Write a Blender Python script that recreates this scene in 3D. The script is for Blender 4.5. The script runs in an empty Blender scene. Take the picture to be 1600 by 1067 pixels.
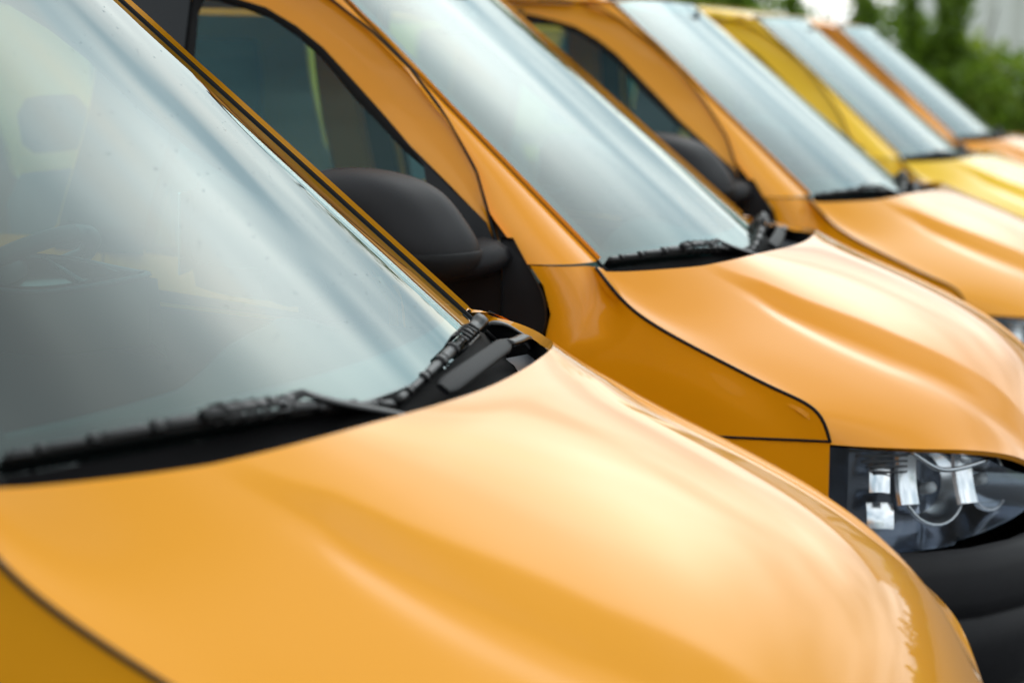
import bpy, math, random
import numpy as np
from mathutils import Vector, Matrix
random.seed(7); rng = np.random.default_rng(7)
SC = bpy.context.scene
COL = SC.collection
rad = math.radians

# ------------------------------------------------------------------ camera
def set_camera():
    cd = bpy.data.cameras.new('camera'); co = bpy.data.objects.new('camera', cd); COL.objects.link(co)
    yaw, pitch, roll = rad(-20.894), rad(8.7029), rad(-1.5157)
    f = Vector((math.sin(yaw)*math.cos(pitch), math.cos(yaw)*math.cos(pitch), -math.sin(pitch)))
    r = Vector((math.cos(yaw), -math.sin(yaw), 0)); d = f.cross(r)
    c, s = math.cos(roll), math.sin(roll)
    r2 = c*r + s*d; d2 = -s*r + c*d
    m = Matrix((r2, -d2, -f)).transposed().to_4x4(); m.translation = Vector((1.3205, -2.5333, 1.6976))
    co.matrix_world = m
    cd.sensor_width = 36; cd.lens = 36*3001.05/1600; cd.clip_start = .05; cd.clip_end = 3000
    cd.dof.use_dof = True; cd.dof.focus_distance = 3.62; cd.dof.aperture_fstop = 2.1; cd.dof.aperture_blades = 7
    SC.camera = co
set_camera()

# ------------------------------------------------------------------ sky, sun, exposure
SUN_EL, SUN_AZ = rad(34), rad(88)          # azimuth measured from +X towards +Y
def N(nt, typ, **kw):
    n = nt.nodes.new(typ)
    for k, v in kw.items(): setattr(n, k, v)
    return n
def set_world():
    w = bpy.data.worlds.new('World'); SC.world = w; w.use_nodes = True; nt = w.node_tree; nt.nodes.clear()
    L = nt.links.new
    sky = N(nt, 'ShaderNodeTexSky', sky_type='NISHITA', sun_disc=False, sun_elevation=SUN_EL, sun_rotation=math.pi/2-SUN_AZ, altitude=50, air_density=1, dust_density=2.5)
    bg1 = N(nt, 'ShaderNodeBackground'); bg1.inputs[1].default_value = .10
    bg2 = N(nt, 'ShaderNodeBackground'); bg2.inputs[1].default_value = 1.0
    L(sky.outputs[0], bg1.inputs[0])
    tc = N(nt, 'ShaderNodeTexCoord'); sep = N(nt, 'ShaderNodeSeparateXYZ'); L(tc.outputs['Generated'], sep.inputs[0])
    zc = N(nt, 'ShaderNodeMath', operation='MAXIMUM'); L(sep.outputs[2], zc.inputs[0]); zc.inputs[1].default_value = 0
    za = N(nt, 'ShaderNodeMath', operation='ADD'); L(zc.outputs[0], za.inputs[0]); za.inputs[1].default_value = .22
    dx = N(nt, 'ShaderNodeMath', operation='DIVIDE'); L(sep.outputs[0], dx.inputs[0]); L(za.outputs[0], dx.inputs[1])
    dy = N(nt, 'ShaderNodeMath', operation='DIVIDE'); L(sep.outputs[1], dy.inputs[0]); L(za.outputs[0], dy.inputs[1])
    cb = N(nt, 'ShaderNodeCombineXYZ'); L(dx.outputs[0], cb.inputs[0]); L(dy.outputs[0], cb.inputs[1])
    n1 = N(nt, 'ShaderNodeTexNoise'); n1.inputs['Scale'].default_value = 1.4; n1.inputs['Detail'].default_value = 2.5; n1.inputs['Roughness'].default_value = .45
    n2 = N(nt, 'ShaderNodeTexNoise'); n2.inputs['Scale'].default_value = 0.8; n2.inputs['Detail'].default_value = 4
    mp = N(nt, 'ShaderNodeMapping'); mp.inputs['Location'].default_value = (3.7, 1.3, 0)
    L(cb.outputs[0], n1.inputs['Vector']); L(cb.outputs[0], mp.inputs['Vector']); L(mp.outputs[0], n2.inputs['Vector'])
    cr = N(nt, 'ShaderNodeValToRGB'); e = cr.color_ramp.elements
    e[0].position = .38; e[0].color = (.46, .60, .68, 1); e[1].position = .62; e[1].color = (1.36, 1.37, 1.34, 1)
    L(n1.outputs[0], cr.inputs[0]); L(cr.outputs[0], bg2.inputs[0])
    # cloud brightens around the veiled sun
    sv = (math.cos(SUN_EL)*math.cos(SUN_AZ), math.cos(SUN_EL)*math.sin(SUN_AZ), math.sin(SUN_EL))
    nrm = N(nt, 'ShaderNodeVectorMath', operation='NORMALIZE'); L(tc.outputs['Generated'], nrm.inputs[0])
    dot = N(nt, 'ShaderNodeVectorMath', operation='DOT_PRODUCT'); L(nrm.outputs[0], dot.inputs[0]); dot.inputs[1].default_value = sv
    ang = N(nt, 'ShaderNodeMath', operation='ARCCOSINE'); L(dot.outputs['Value'], ang.inputs[0])
    sq = N(nt, 'ShaderNodeMath', operation='POWER'); L(ang.outputs[0], sq.inputs[0]); sq.inputs[1].default_value = 2
    ml = N(nt, 'ShaderNodeMath', operation='MULTIPLY'); L(sq.outputs[0], ml.inputs[0]); ml.inputs[1].default_value = -1/rad(16)**2
    ex = N(nt, 'ShaderNodeMath', operation='EXPONENT'); L(ml.outputs[0], ex.inputs[0])
    gl = N(nt, 'ShaderNodeMath', operation='MULTIPLY_ADD'); L(ex.outputs[0], gl.inputs[0]); gl.inputs[1].default_value = 2.1; gl.inputs[2].default_value = 1.0
    L(gl.outputs[0], bg2.inputs[1])
    mr = N(nt, 'ShaderNodeMapRange'); mr.inputs['From Min'].default_value = .30; mr.inputs['From Max'].default_value = .46
    L(n2.outputs[0], mr.inputs['Value'])
    mx = N(nt, 'ShaderNodeMixShader'); L(mr.outputs[0], mx.inputs[0]); L(bg1.outputs[0], mx.inputs[1]); L(bg2.outputs[0], mx.inputs[2])
    out = N(nt, 'ShaderNodeOutputWorld'); L(mx.outputs[0], out.inputs[0])
    sd = bpy.data.lights.new('sun', 'SUN'); sd.energy = .5; sd.angle = rad(150); sd.color = (1, .95, .87)
    so = bpy.data.objects.new('sun', sd); COL.objects.link(so)
    v = Vector((math.cos(SUN_EL)*math.cos(SUN_AZ), math.cos(SUN_EL)*math.sin(SUN_AZ), math.sin(SUN_EL)))
    so.rotation_euler = v.to_track_quat('Z', 'Y').to_euler()
    vs = SC.view_settings; vs.view_transform = 'Standard'; vs.look = 'None'; vs.gamma = 1; vs.use_curve_mapping = False; vs.exposure = 0.22
set_world()
SC.cycles.max_bounces = 12; SC.cycles.transparent_max_bounces = 32; SC.cycles.glossy_bounces = 5
SC.cycles.caustics_reflective = False; SC.cycles.caustics_refractive = False
SC.cycles.use_denoising = True

# ------------------------------------------------------------------ materials
def pmat(name, col, rough=.5, metal=0, coat=0, coat_r=.03, noise=None, bump=None, spec=.5):
    m = bpy.data.materials.new(name); m.use_nodes = True; nt = m.node_tree; b = nt.nodes['Principled BSDF']; L = nt.links.new
    b.inputs['Base Color'].default_value = (*col, 1); b.inputs['Roughness'].default_value = rough; b.inputs['Metallic'].default_value = metal
    b.inputs['Coat Weight'].default_value = coat; b.inputs['Coat Roughness'].default_value = coat_r
    b.inputs['Specular IOR Level'].default_value = spec
    tc = N(nt, 'ShaderNodeTexCoord')
    if noise:
        sc, amt = noise
        nz = N(nt, 'ShaderNodeTexNoise'); nz.inputs['Scale'].default_value = sc; nz.inputs['Detail'].default_value = 5; L(tc.outputs['Object'], nz.inputs['Vector'])
        mx = N(nt, 'ShaderNodeMix', data_type='RGBA'); L(nz.outputs[0], mx.inputs[0])
        mx.inputs[6].default_value = (*[max(0, c*(1-amt)) for c in col], 1); mx.inputs[7].default_value = (*[c*(1+amt) for c in col], 1)
        L(mx.outputs[2], b.inputs['Base Color'])
    if bump:
        sc, st = bump
        nb = N(nt, 'ShaderNodeTexNoise'); nb.inputs['Scale'].default_value = sc; nb.inputs['Detail'].default_value = 3; L(tc.outputs['Object'], nb.inputs['Vector'])
        bp = N(nt, 'ShaderNodeBump'); bp.inputs['Strength'].default_value = st; bp.inputs['Distance'].default_value = .001
        L(nb.outputs[0], bp.inputs['Height']); L(bp.outputs[0], b.inputs['Normal'])
    return m
def paint(name, col):
    m = pmat(name, col, rough=.5, coat=1, coat_r=.035, noise=(900, .05), spec=.12)
    nt = m.node_tree; L = nt.links.new; b = nt.nodes['Principled BSDF']; b.inputs['Coat IOR'].default_value = 1.43
    tc = N(nt, 'ShaderNodeTexCoord')
    nz = N(nt, 'ShaderNodeTexNoise'); nz.inputs['Scale'].default_value = 7; nz.inputs['Detail'].default_value = 2; L(tc.outputs['Object'], nz.inputs['Vector'])
    mr = N(nt, 'ShaderNodeMapRange'); L(nz.outputs[0], mr.inputs['Value']); mr.inputs['To Min'].default_value = .02; mr.inputs['To Max'].default_value = .07
    L(mr.outputs[0], b.inputs['Coat Roughness'])
    return m
def glass(name, tint, ior=1.75, rough=0.0, film=0.0, gcol=(1, 1, 1)):
    m = bpy.data.materials.new(name); m.use_nodes = True; nt = m.node_tree; nt.nodes.clear(); L = nt.links.new
    tr = N(nt, 'ShaderNodeBsdfTransparent'); tr.inputs[0].default_value = (*tint, 1)
    gl = N(nt, 'ShaderNodeBsdfGlossy'); gl.inputs['Roughness'].default_value = rough; gl.inputs[0].default_value = (*gcol, 1)
    # thin pane: the same reflectance from either side, both faces counted
    f0 = 1.25*((ior-1)/(ior+1))**2; ge = N(nt, 'ShaderNodeNewGeometry')
    dt = N(nt, 'ShaderNodeVectorMath', operation='DOT_PRODUCT'); L(ge.outputs['Normal'], dt.inputs[0]); L(ge.outputs['Incoming'], dt.inputs[1])
    ab = N(nt, 'ShaderNodeMath', operation='ABSOLUTE'); L(dt.outputs['Value'], ab.inputs[0])
    om = N(nt, 'ShaderNodeMath', operation='SUBTRACT'); om.inputs[0].default_value = 1; L(ab.outputs[0], om.inputs[1])
    p5 = N(nt, 'ShaderNodeMath', operation='POWER'); L(om.outputs[0], p5.inputs[0]); p5.inputs[1].default_value = 4.6
    fr = N(nt, 'ShaderNodeMath', operation='MULTIPLY_ADD'); L(p5.outputs[0], fr.inputs[0]); fr.inputs[1].default_value = 1-f0; fr.inputs[2].default_value = f0
    mx = N(nt, 'ShaderNodeMixShader'); L(fr.outputs[0], mx.inputs[0]); L(tr.outputs[0], mx.inputs[1]); L(gl.outputs[0], mx.inputs[2])
    last = mx
    if film:
        df = N(nt, 'ShaderNodeBsdfDiffuse'); df.inputs[0].default_value = (.75, .78, .78, 1)
        tc = N(nt, 'ShaderNodeTexCoord'); nz = N(nt, 'ShaderNodeTexNoise'); nz.inputs['Scale'].default_value = 3.5; nz.inputs['Detail'].default_value = 6
        L(tc.outputs['Object'], nz.inputs['Vector'])
        mr = N(nt, 'ShaderNodeMapRange'); L(nz.outputs[0], mr.inputs['Value']); mr.inputs['To Min'].default_value = film*.4; mr.inputs['To Max'].default_value = film*1.6
        m2 = N(nt, 'ShaderNodeMixShader'); L(mr.outputs[0], m2.inputs[0]); L(mx.outputs[0], m2.inputs[1]); L(df.outputs[0], m2.inputs[2]); last = m2
    o = N(nt, 'ShaderNodeOutputMaterial'); L(last.outputs[0], o.inputs[0])
    return m
M = {}
M['orange'] = paint('orange_paint', (.80, .322, .001))
M['deep_orange'] = paint('deep_orange_paint', (.79, .298, .001))
M['yellow'] = paint('yellow_paint', (.87, .54, .002))
M['plastic'] = pmat('textured_black_plastic', (.0085, .0085, .0105), .5, bump=(700, .35), noise=(20, .25), spec=.22)
M['gloss_black'] = pmat('gloss_black', (.005, .006, .007), .14, spec=.4)
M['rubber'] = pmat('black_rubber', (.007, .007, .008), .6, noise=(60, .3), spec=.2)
M['wiper_cover'] = pmat('satin_arm_cover', (.005, .005, .006), .5, noise=(80, .2), spec=.10)
M['wiper'] = pmat('satin_black_wiper', (.007, .007, .008), .32, noise=(80, .3), spec=.34)
M['cowl'] = pmat('cowl_black_plastic', (.003, .003, .0035), .65, bump=(500, .15), spec=.06)
M['cowl_plate'] = pmat('grey_cowl_plate', (.16, .17, .19), .25)
M['dash'] = pmat('grey_dashboard_vinyl', (.028, .058, .055), .6, bump=(900, .3), noise=(8, .12))
M['dark_trim'] = pmat('dark_interior_trim', (.03, .034, .036), .6, noise=(12, .2))
M['seat'] = pmat('grey_seat_cloth', (.075, .085, .09), .85, bump=(1200, .4), noise=(300, .3))
M['headliner'] = pmat('pale_headliner', (.42, .43, .41), .9, noise=(200, .08))
M['silver'] = pmat('silver_reflector', (.90, .92, .94), .22, metal=1)
M['chrome'] = pmat('satin_chrome', (.62, .64, .66), .22, metal=1)
M['lamp_black'] = pmat('lamp_black_housing', (.015, .017, .022), .18, coat=.4)
M['lamp_metal'] = pmat('smoked_chrome_housing', (.26, .29, .34), .17, metal=1)
M['lamp_white'] = pmat('white_lamp_diffuser', (.75, .80, .84), .25)
M['windscreen'] = glass('tinted_windscreen_glass', (.26, .48, .465), 1.62, .006, .002, gcol=(.89, .99, .98))
M['side_glass'] = glass('teal_side_glass', (.72, .88, .89), 1.38, gcol=(.6, .95, 1))
M['lens'] = glass('clear_lamp_lens', (.93, .95, .97), 1.5)
M['mirror'] = pmat('mirror_glass', (.9, .9, .9), .02, metal=1)
M['tyre'] = pmat('tyre_rubber', (.02, .02, .02), .8, noise=(40, .3))
M['steel'] = pmat('grey_steel_wheel', (.28, .29, .30), .4, metal=.7)
M['amber'] = pmat('amber_lens', (.6, .2, .01), .15, coat=.5)
M['red_lens'] = pmat('red_lamp_lens', (.35, .012, .01), .15, coat=.6)
M['plate'] = pmat('white_number_plate', (.75, .75, .72), .4)
M['drop'] = glass('water_drop', (.80, .84, .86), 1.33)

# ------------------------------------------------------------------ mesh helpers
def spl(n, t):
    """natural cubic interpolation matrix, n knots at 0..1, evaluated at t"""
    if n == 2: return np.stack([1-t, t], 1)
    A = np.zeros((n, n)); B = np.zeros((n, n)); A[0, 0] = A[-1, -1] = 1
    for i in range(1, n-1):
        A[i, i-1:i+2] = (1, 4, 1); B[i, i-1:i+2] = (6, -12, 6)
    D2 = np.linalg.solve(A, B)
    x = np.clip(t, 0, 1)*(n-1); i = np.minimum(x.astype(int), n-2); u = x-i
    E = np.eye(n)
    return ((1-u)[:, None]*E[i] + u[:, None]*E[i+1] + (((1-u)**3-(1-u))[:, None]*D2[i] + (u**3-u)[:, None]*D2[i+1])/6)
def patch(P, nu, nv, tu=None, tv=None):
    P = np.asarray(P, float)
    tu = np.linspace(0, 1, nu) if tu is None else tu; tv = np.linspace(0, 1, nv) if tv is None else tv
    return np.einsum('ai,bj,ijk->abk', spl(P.shape[0], tu), spl(P.shape[1], tv), P)
def curve(P, n):
    P = np.asarray(P, float); s = np.r_[0, np.cumsum(np.linalg.norm(np.diff(P, axis=0), axis=1))]; s /= s[-1]
    # spline on uniform knots, then resample by arc length
    Q = spl(len(P), np.linspace(0, 1, 400)) @ P
    a = np.r_[0, np.cumsum(np.linalg.norm(np.diff(Q, axis=0), axis=1))]; a /= a[-1]
    t = np.linspace(0, 1, n)
    return np.stack([np.interp(t, a, Q[:, k]) for k in range(P.shape[1])], 1)
def poly(P, n):
    P = np.asarray(P, float); a = np.r_[0, np.cumsum(np.linalg.norm(np.diff(P, axis=0), axis=1))]; a /= a[-1]
    t = np.linspace(0, 1, n)
    return np.stack([np.interp(t, a, P[:, k]) for k in range(P.shape[1])], 1)
class MB:
    def __init__(s): s.v = []; s.f = []; s.sm = []
    def add(s, vs, fs, smooth=True):
        o = len(s.v); s.v += [tuple(map(float, p)) for p in vs]; s.f += [tuple(i+o for i in f) for f in fs]; s.sm += [smooth]*len(fs); return s
    def grid(s, G, flip=False, closed_u=False, smooth=True):
        a, b = G.shape[:2]; F = []
        for i in range(a if closed_u else a-1):
            for j in range(b-1):
                k = (i+1) % a
                q = (i*b+j, k*b+j, k*b+j+1, i*b+j+1); F.append(q[::-1] if flip else q)
        return s.add(G.reshape(-1, 3), F, smooth)
    def skin(s, G, depth=.012, flip=False, gap=.0022, sides='uvUV', rearlip=None):
        """outer surface plus a folded-in edge all round; flip turns it over"""
        G = np.array(G)
        def inset(A, Bn):
            d = Bn-A; l = np.linalg.norm(d, axis=-1, keepdims=True); return A + d/np.maximum(l, 1e-9)*np.minimum(gap, l*.5)
        if 'u' in sides: G[0] = inset(G[0], G[1])
        if 'U' in sides: G[-1] = inset(G[-1], G[-2])
        if 'v' in sides: G[:, 0] = inset(G[:, 0], G[:, 1])
        if 'V' in sides: G[:, -1] = inset(G[:, -1], G[:, -2])
        du = np.gradient(G, axis=0); dv = np.gradient(G, axis=1); n = np.cross(du, dv); n /= np.maximum(np.linalg.norm(n, axis=-1, keepdims=True), 1e-9)
        if flip: n = -n
        s.grid(G, flip)
        for side in sides:
            A, nn, fl = {'u': (G[0], n[0], False), 'U': (G[-1], n[-1], True), 'v': (G[:, 0], n[:, 0], True), 'V': (G[:, -1], n[:, -1], False)}[side]
            dd = depth if not (rearlip and side == 'u') else rearlip
            S = np.stack([A, A-nn*dd*.25, A-nn*dd], 0)
            s.grid(S, (not fl) ^ flip)
        return s
    def tube(s, P, r, n=8, sx=1, sy=1, up=(0, 0, 1), cap=True, smooth=True, square=False):
        P = np.asarray(P, float); m = len(P); r = np.broadcast_to(np.asarray(r, float), (m,)); T = np.gradient(P, axis=0); T /= np.linalg.norm(T, axis=1, keepdims=True)
        up = np.asarray(up, float); R = []
        for i in range(m):
            a = np.cross(T[i], up); 
            if np.linalg.norm(a) < 1e-6: a = np.cross(T[i], (1, 0, 0))
            a /= np.linalg.norm(a); b = np.cross(a, T[i])
            ang = np.arange(n)*2*math.pi/n + (math.pi/n if square else 0)
            k = math.sqrt(2) if square and n == 4 else 1
            R.append(P[i] + r[i]*k*(np.cos(ang)[:, None]*a*sx + np.sin(ang)[:, None]*b*sy))
        R = np.array(R); o = len(s.v); F = []
        for i in range(m-1):
            for j in range(n):
                k = (j+1) % n; F.append((i*n+j, i*n+k, (i+1)*n+k, (i+1)*n+j))
        if cap: F += [tuple(range(n))[::-1], tuple((m-1)*n+j for j in range(n))]
        return s.add(R.reshape(-1, 3), F, smooth)
    def box(s, c, d, R=None, bev=.0):
        """box with chamfered edges"""
        hx, hy, hz = np.array(d)/2; b = min(bev, hx*.9, hy*.9, hz*.9); V = []; idx = {}
        if b <= 0:
            V = [(x, y, z) for x in (-hx, hx) for y in (-hy, hy) for z in (-hz, hz)]
            F = [(0, 1, 3, 2), (4, 6, 7, 5), (0, 4, 5, 1), (2, 3, 7, 6), (0, 2, 6, 4), (1, 5, 7, 3)]
        else:
            for sx in (-1, 1):
                for sy in (-1, 1):
                    for sz in (-1, 1):
                        for ax in range(3):
                            p = [sx*(hx-b), sy*(hy-b), sz*(hz-b)]; p[ax] = (sx*hx, sy*hy, sz*hz)[ax]; idx[(sx, sy, sz, ax)] = len(V); V.append(tuple(p))
            F = []
            for ax in range(3):
                o1, o2 = [(1, 2), (2, 0), (0, 1)][ax]
                for sg in (-1, 1):
                    q = []
                    for (p1, p2) in ((-1, -1), (1, -1), (1, 1), (-1, 1)):
                        k = [0, 0, 0]; k[ax] = sg; k[o1] = p1; k[o2] = p2; q.append(idx[(*k, ax)])
                    F.append(tuple(q) if sg > 0 else tuple(q[::-1]))
            for ax in range(3):
                o1, o2 = [(1, 2), (2, 0), (0, 1)][ax]
                for p1 in (-1, 1):
                    for p2 in (-1, 1):
                        k0 = [0]*3; k1 = [0]*3; k0[ax] = -1; k1[ax] = 1
                        for k in (k0, k1): k[o1] = p1; k[o2] = p2
                        q = (idx[(*k0, o1)], idx[(*k1, o1)], idx[(*k1, o2)], idx[(*k0, o2)]); F.append(q if p1*p2 > 0 else q[::-1])
            for sx in (-1, 1):
                for sy in (-1, 1):
                    for sz in (-1, 1):
                        t = tuple(idx[(sx, sy, sz, a)] for a in range(3)); F.append(t if sx*sy*sz > 0 else t[::-1])
        V = np.array(V)
        if R is not None: V = V @ np.asarray(R).T
        return s.add(V+np.array(c), F, False)
    def lathe(s, prof, c, axis, n=24, arc=2*math.pi):
        """prof: list of (radius, offset along axis)"""
        ax = np.array(axis, float); ax /= np.linalg.norm(ax); a = np.cross(ax, (0, 0, 1) if abs(ax[2]) < .9 else (1, 0, 0)); a /= np.linalg.norm(a); b = np.cross(ax, a)
        G = np.array([[np.array(c)+ax*h+r*(math.cos(t)*a+math.sin(t)*b) for (r, h) in prof] for t in np.arange(n)*2*math.pi/n])
        return s.grid(G, closed_u=True)
    def mirror(s):
        m = MB(); m.v = [(x, -y, z) for x, y, z in s.v]; m.f = [f[::-1] for f in s.f]; m.sm = list(s.sm); return m
    def build(s, name, mat, parent=None, label=None):
        me = bpy.data.meshes.new(name); me.from_pydata(s.v, [], s.f); me.polygons.foreach_set('use_smooth', s.sm); me.materials.append(mat); me.update()
        o = bpy.data.objects.new(name, me); COL.objects.link(o)
        if parent: o.parent = parent
        if label: o['label'] = label
        return o
def both(mb, name, mat, parent, label=None):
    a = mb.build(name, mat, parent, label); b = mb.mirror().build(name, mat, parent, label); return a, b
def sst(a, b, x): t = np.clip((np.asarray(x, float)-a)/(b-a), 0, 1); return t*t*(3-2*t)

# ------------------------------------------------------------------ van body shape (x forward, origin under the foot of the windscreen)
_k = np.array([1.02, 1.1, 1.2, 1.3, 1.4, 1.52, 1.64, 1.8, 1.9]); _w = np.array([.872, .868, .858, .810, .750, .692, .656, .617, .596])
WZ = np.linspace(1.1, 1.9, 60)
def _smooth():
    w = np.interp(np.linspace(.98, 2.0, 200), _k, _w)
    for _ in range(60): w[1:-1] = (w[:-2]+2*w[1:-1]+w[2:])/4
    return np.interp(WZ, np.linspace(.98, 2.0, 200), w)
WY = _smooth()
def W(x, z):
    x = np.asarray(x, float); z = np.asarray(z, float)
    up = np.interp(z, WZ, WY)
    lo = .858+.030*np.sin(np.clip((1.2-z)/.75, 0, 1)*math.pi*.62) - .05*np.power(np.clip((.45-z)/.3, 0, 1), 2)
    w = np.where(z >= 1.2, up, lo)
    return w-.018*sst(-.12, .15, x)-.026*sst(.30, .60, x)
def side(x, z, sg=-1, off=0.0): return np.stack([np.asarray(x, float), sg*(W(x, z)+off), np.asarray(z, float)], -1)
def zc(x):   # hood centre line
    return np.interp(x, [.2, .315, .42, .54, .67, .80, .92, 1.01, 1.06], [1.225, 1.205, 1.18, 1.14, 1.09, 1.03, .955, .84, .70])
GY = ([0, .2, .4, .5, .6, .7, .78, .845], [1, .965, .88, .79, .66, .47, .25, 0])
DY = ([0, .2, .3, .4, .5, .6, .7, .78, .845], [0, .012, .026, .048, .078, .112, .152, .19, .225])
HOOD_Y = [0, .2, .4, .54, .66, .75, .81, 1.0]
S1 = np.array([(.0, .80, 1.203), (.05, .838, 1.165), (.115, .846, 1.112), (.22, .847, 1.058), (.33, .847, 1.011), (.44, .846, .966), (.528, .842, .925), (.563, .839, .857)])
def hood_grid():
    xc = [.315, .42, .54, .67, .80, .92, 1.01, 1.06]
    rim_x = ([0, .1, .2, .3, .4, .5, .6, .7, .77, .80], [.315, .312, .305, .295, .272, .235, .185, .115, .05, .0])
    rim_z = ([0, .2, .4, .6, .7, .80], [1.203, 1.207, 1.212, 1.207, 1.205, 1.203])
    f_x = ([0, .2, .4, .5, .6, .7, .78, .839], [1.06, 1.04, .995, .955, .895, .81, .70, .563])
    f_z = ([0, .2, .4, .5, .6, .7, .78, .839], [.70, .71, .755, .80, .83, .845, .85, .857])
    g6_z = ([0, .2, .4, .5, .6, .7, .78, .842], [.835, .838, .85, .862, .876, .89, .90, .925])
    rows = []
    for r in range(8):
        ye = S1[r, 1]; row = []
        for c, yn in enumerate(HOOD_Y):
            y = ye if yn == 1.0 else yn*ye/.845
            if yn == 1.0: row.append(S1[r]); continue
            if r == 0: row.append((np.interp(y, *rim_x), y, np.interp(y, *rim_z))); continue
            if r == 7: row.append((np.interp(y, *f_x), y, np.interp(y, *f_z))); continue
            g = np.interp(y/ye*.845, *GY); x = S1[r, 0]+(xc[r]-S1[r, 0])*g
            if r == 6: z = np.interp(y, *g6_z)
            else:
                k = np.interp(x, [.1, .3, .45], [.55, .84, 1.0]); z = zc(x)-k*np.interp(y, *DY)
                zs = S1[r, 2]+.9*(ye-y); z = min(z, zs) if y > .7 else z
            row.append((x, y, z))
        rows.append(row)
    H = np.array(rows)
    L = H[:, :0:-1].copy(); L[..., 1] *= -1
    return np.concatenate([L, H], 1)
HG = hood_grid()
def crease_y(x): return np.interp(x, [.2, .32, .48, .64, .8, 1.0], CREASE)
CREASE = [.57, .518, .496, .474, .43, .36]
def hood_surface(nu=110, nv=330):
    def lin(n, t):
        x = t*(n-1); i = np.minimum(x.astype(int), n-2); E = np.eye(n); return (1-(x-i))[:, None]*E[i]+(x-i)[:, None]*E[i+1]
    G = .5*np.einsum('ai,bj,ijk->abk', lin(HG.shape[0], np.linspace(0, 1, nu)), lin(HG.shape[1], np.linspace(0, 1, nv)), HG)+.5*patch(HG, nu, nv)
    for it in range(380):
        G[1:-1] = (G[:-2]+2*G[1:-1]+G[2:])/4
        G[:, 1:-1] = (G[:, :-2]+2*G[:, 1:-1]+G[:, 2:])/4
        if it > 60: G[:, 0], G[:, -1] = E0, E1; G[0], G[-1] = E2, E3
        elif it == 60: E0, E1, E2, E3 = G[:, 0].copy(), G[:, -1].copy(), G[0].copy(), G[-1].copy()
    y = np.abs(G[..., 1]); x = G[..., 0]
    w = .015+.019*sst(.25, .6, x); q = np.clip((y-crease_y(x))/w, -6, 6)
    ramp = .5-(np.sqrt((q+1)**2+.02)-np.sqrt((q-1)**2+.02))/4
    up = (.020*ramp-.0062*np.exp(-((q-1.8)/1.2)**2)*sst(.25, .4, x))*sst(1.06, .9, x)*sst(.17, .38, x)
    G[..., 2] += up - .006*sst(1.08, .9, x)
    return G
# windscreen: lower/upper side edges and plan bulge
def ws_edge(z): return -(z-1.196)*1.198, .7242-.2045*(z-1.196)
def WS(y, z, off=0.0):
    xe, ye = ws_edge(z); b = .165-.06*(z-1.1)/.77
    return xe+b*(1-(y/ye)**2)-.035*np.sin(np.clip((z-1.15)/.72, 0, 1)*math.pi)*0+off
SEAM = np.array([(-.21, .60), (-.205, .85), (-.205, 1.10), (-.216, 1.22), (-.261, 1.306), (-.317, 1.405), (-.414, 1.519), (-.530, 1.637), (-.640, 1.722), (-.761, 1.80), (-.855, 1.845), (-.95, 1.866), (-1.06, 1.874)])
def seam_x(z): return np.interp(z, SEAM[:, 1], SEAM[:, 0])

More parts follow.
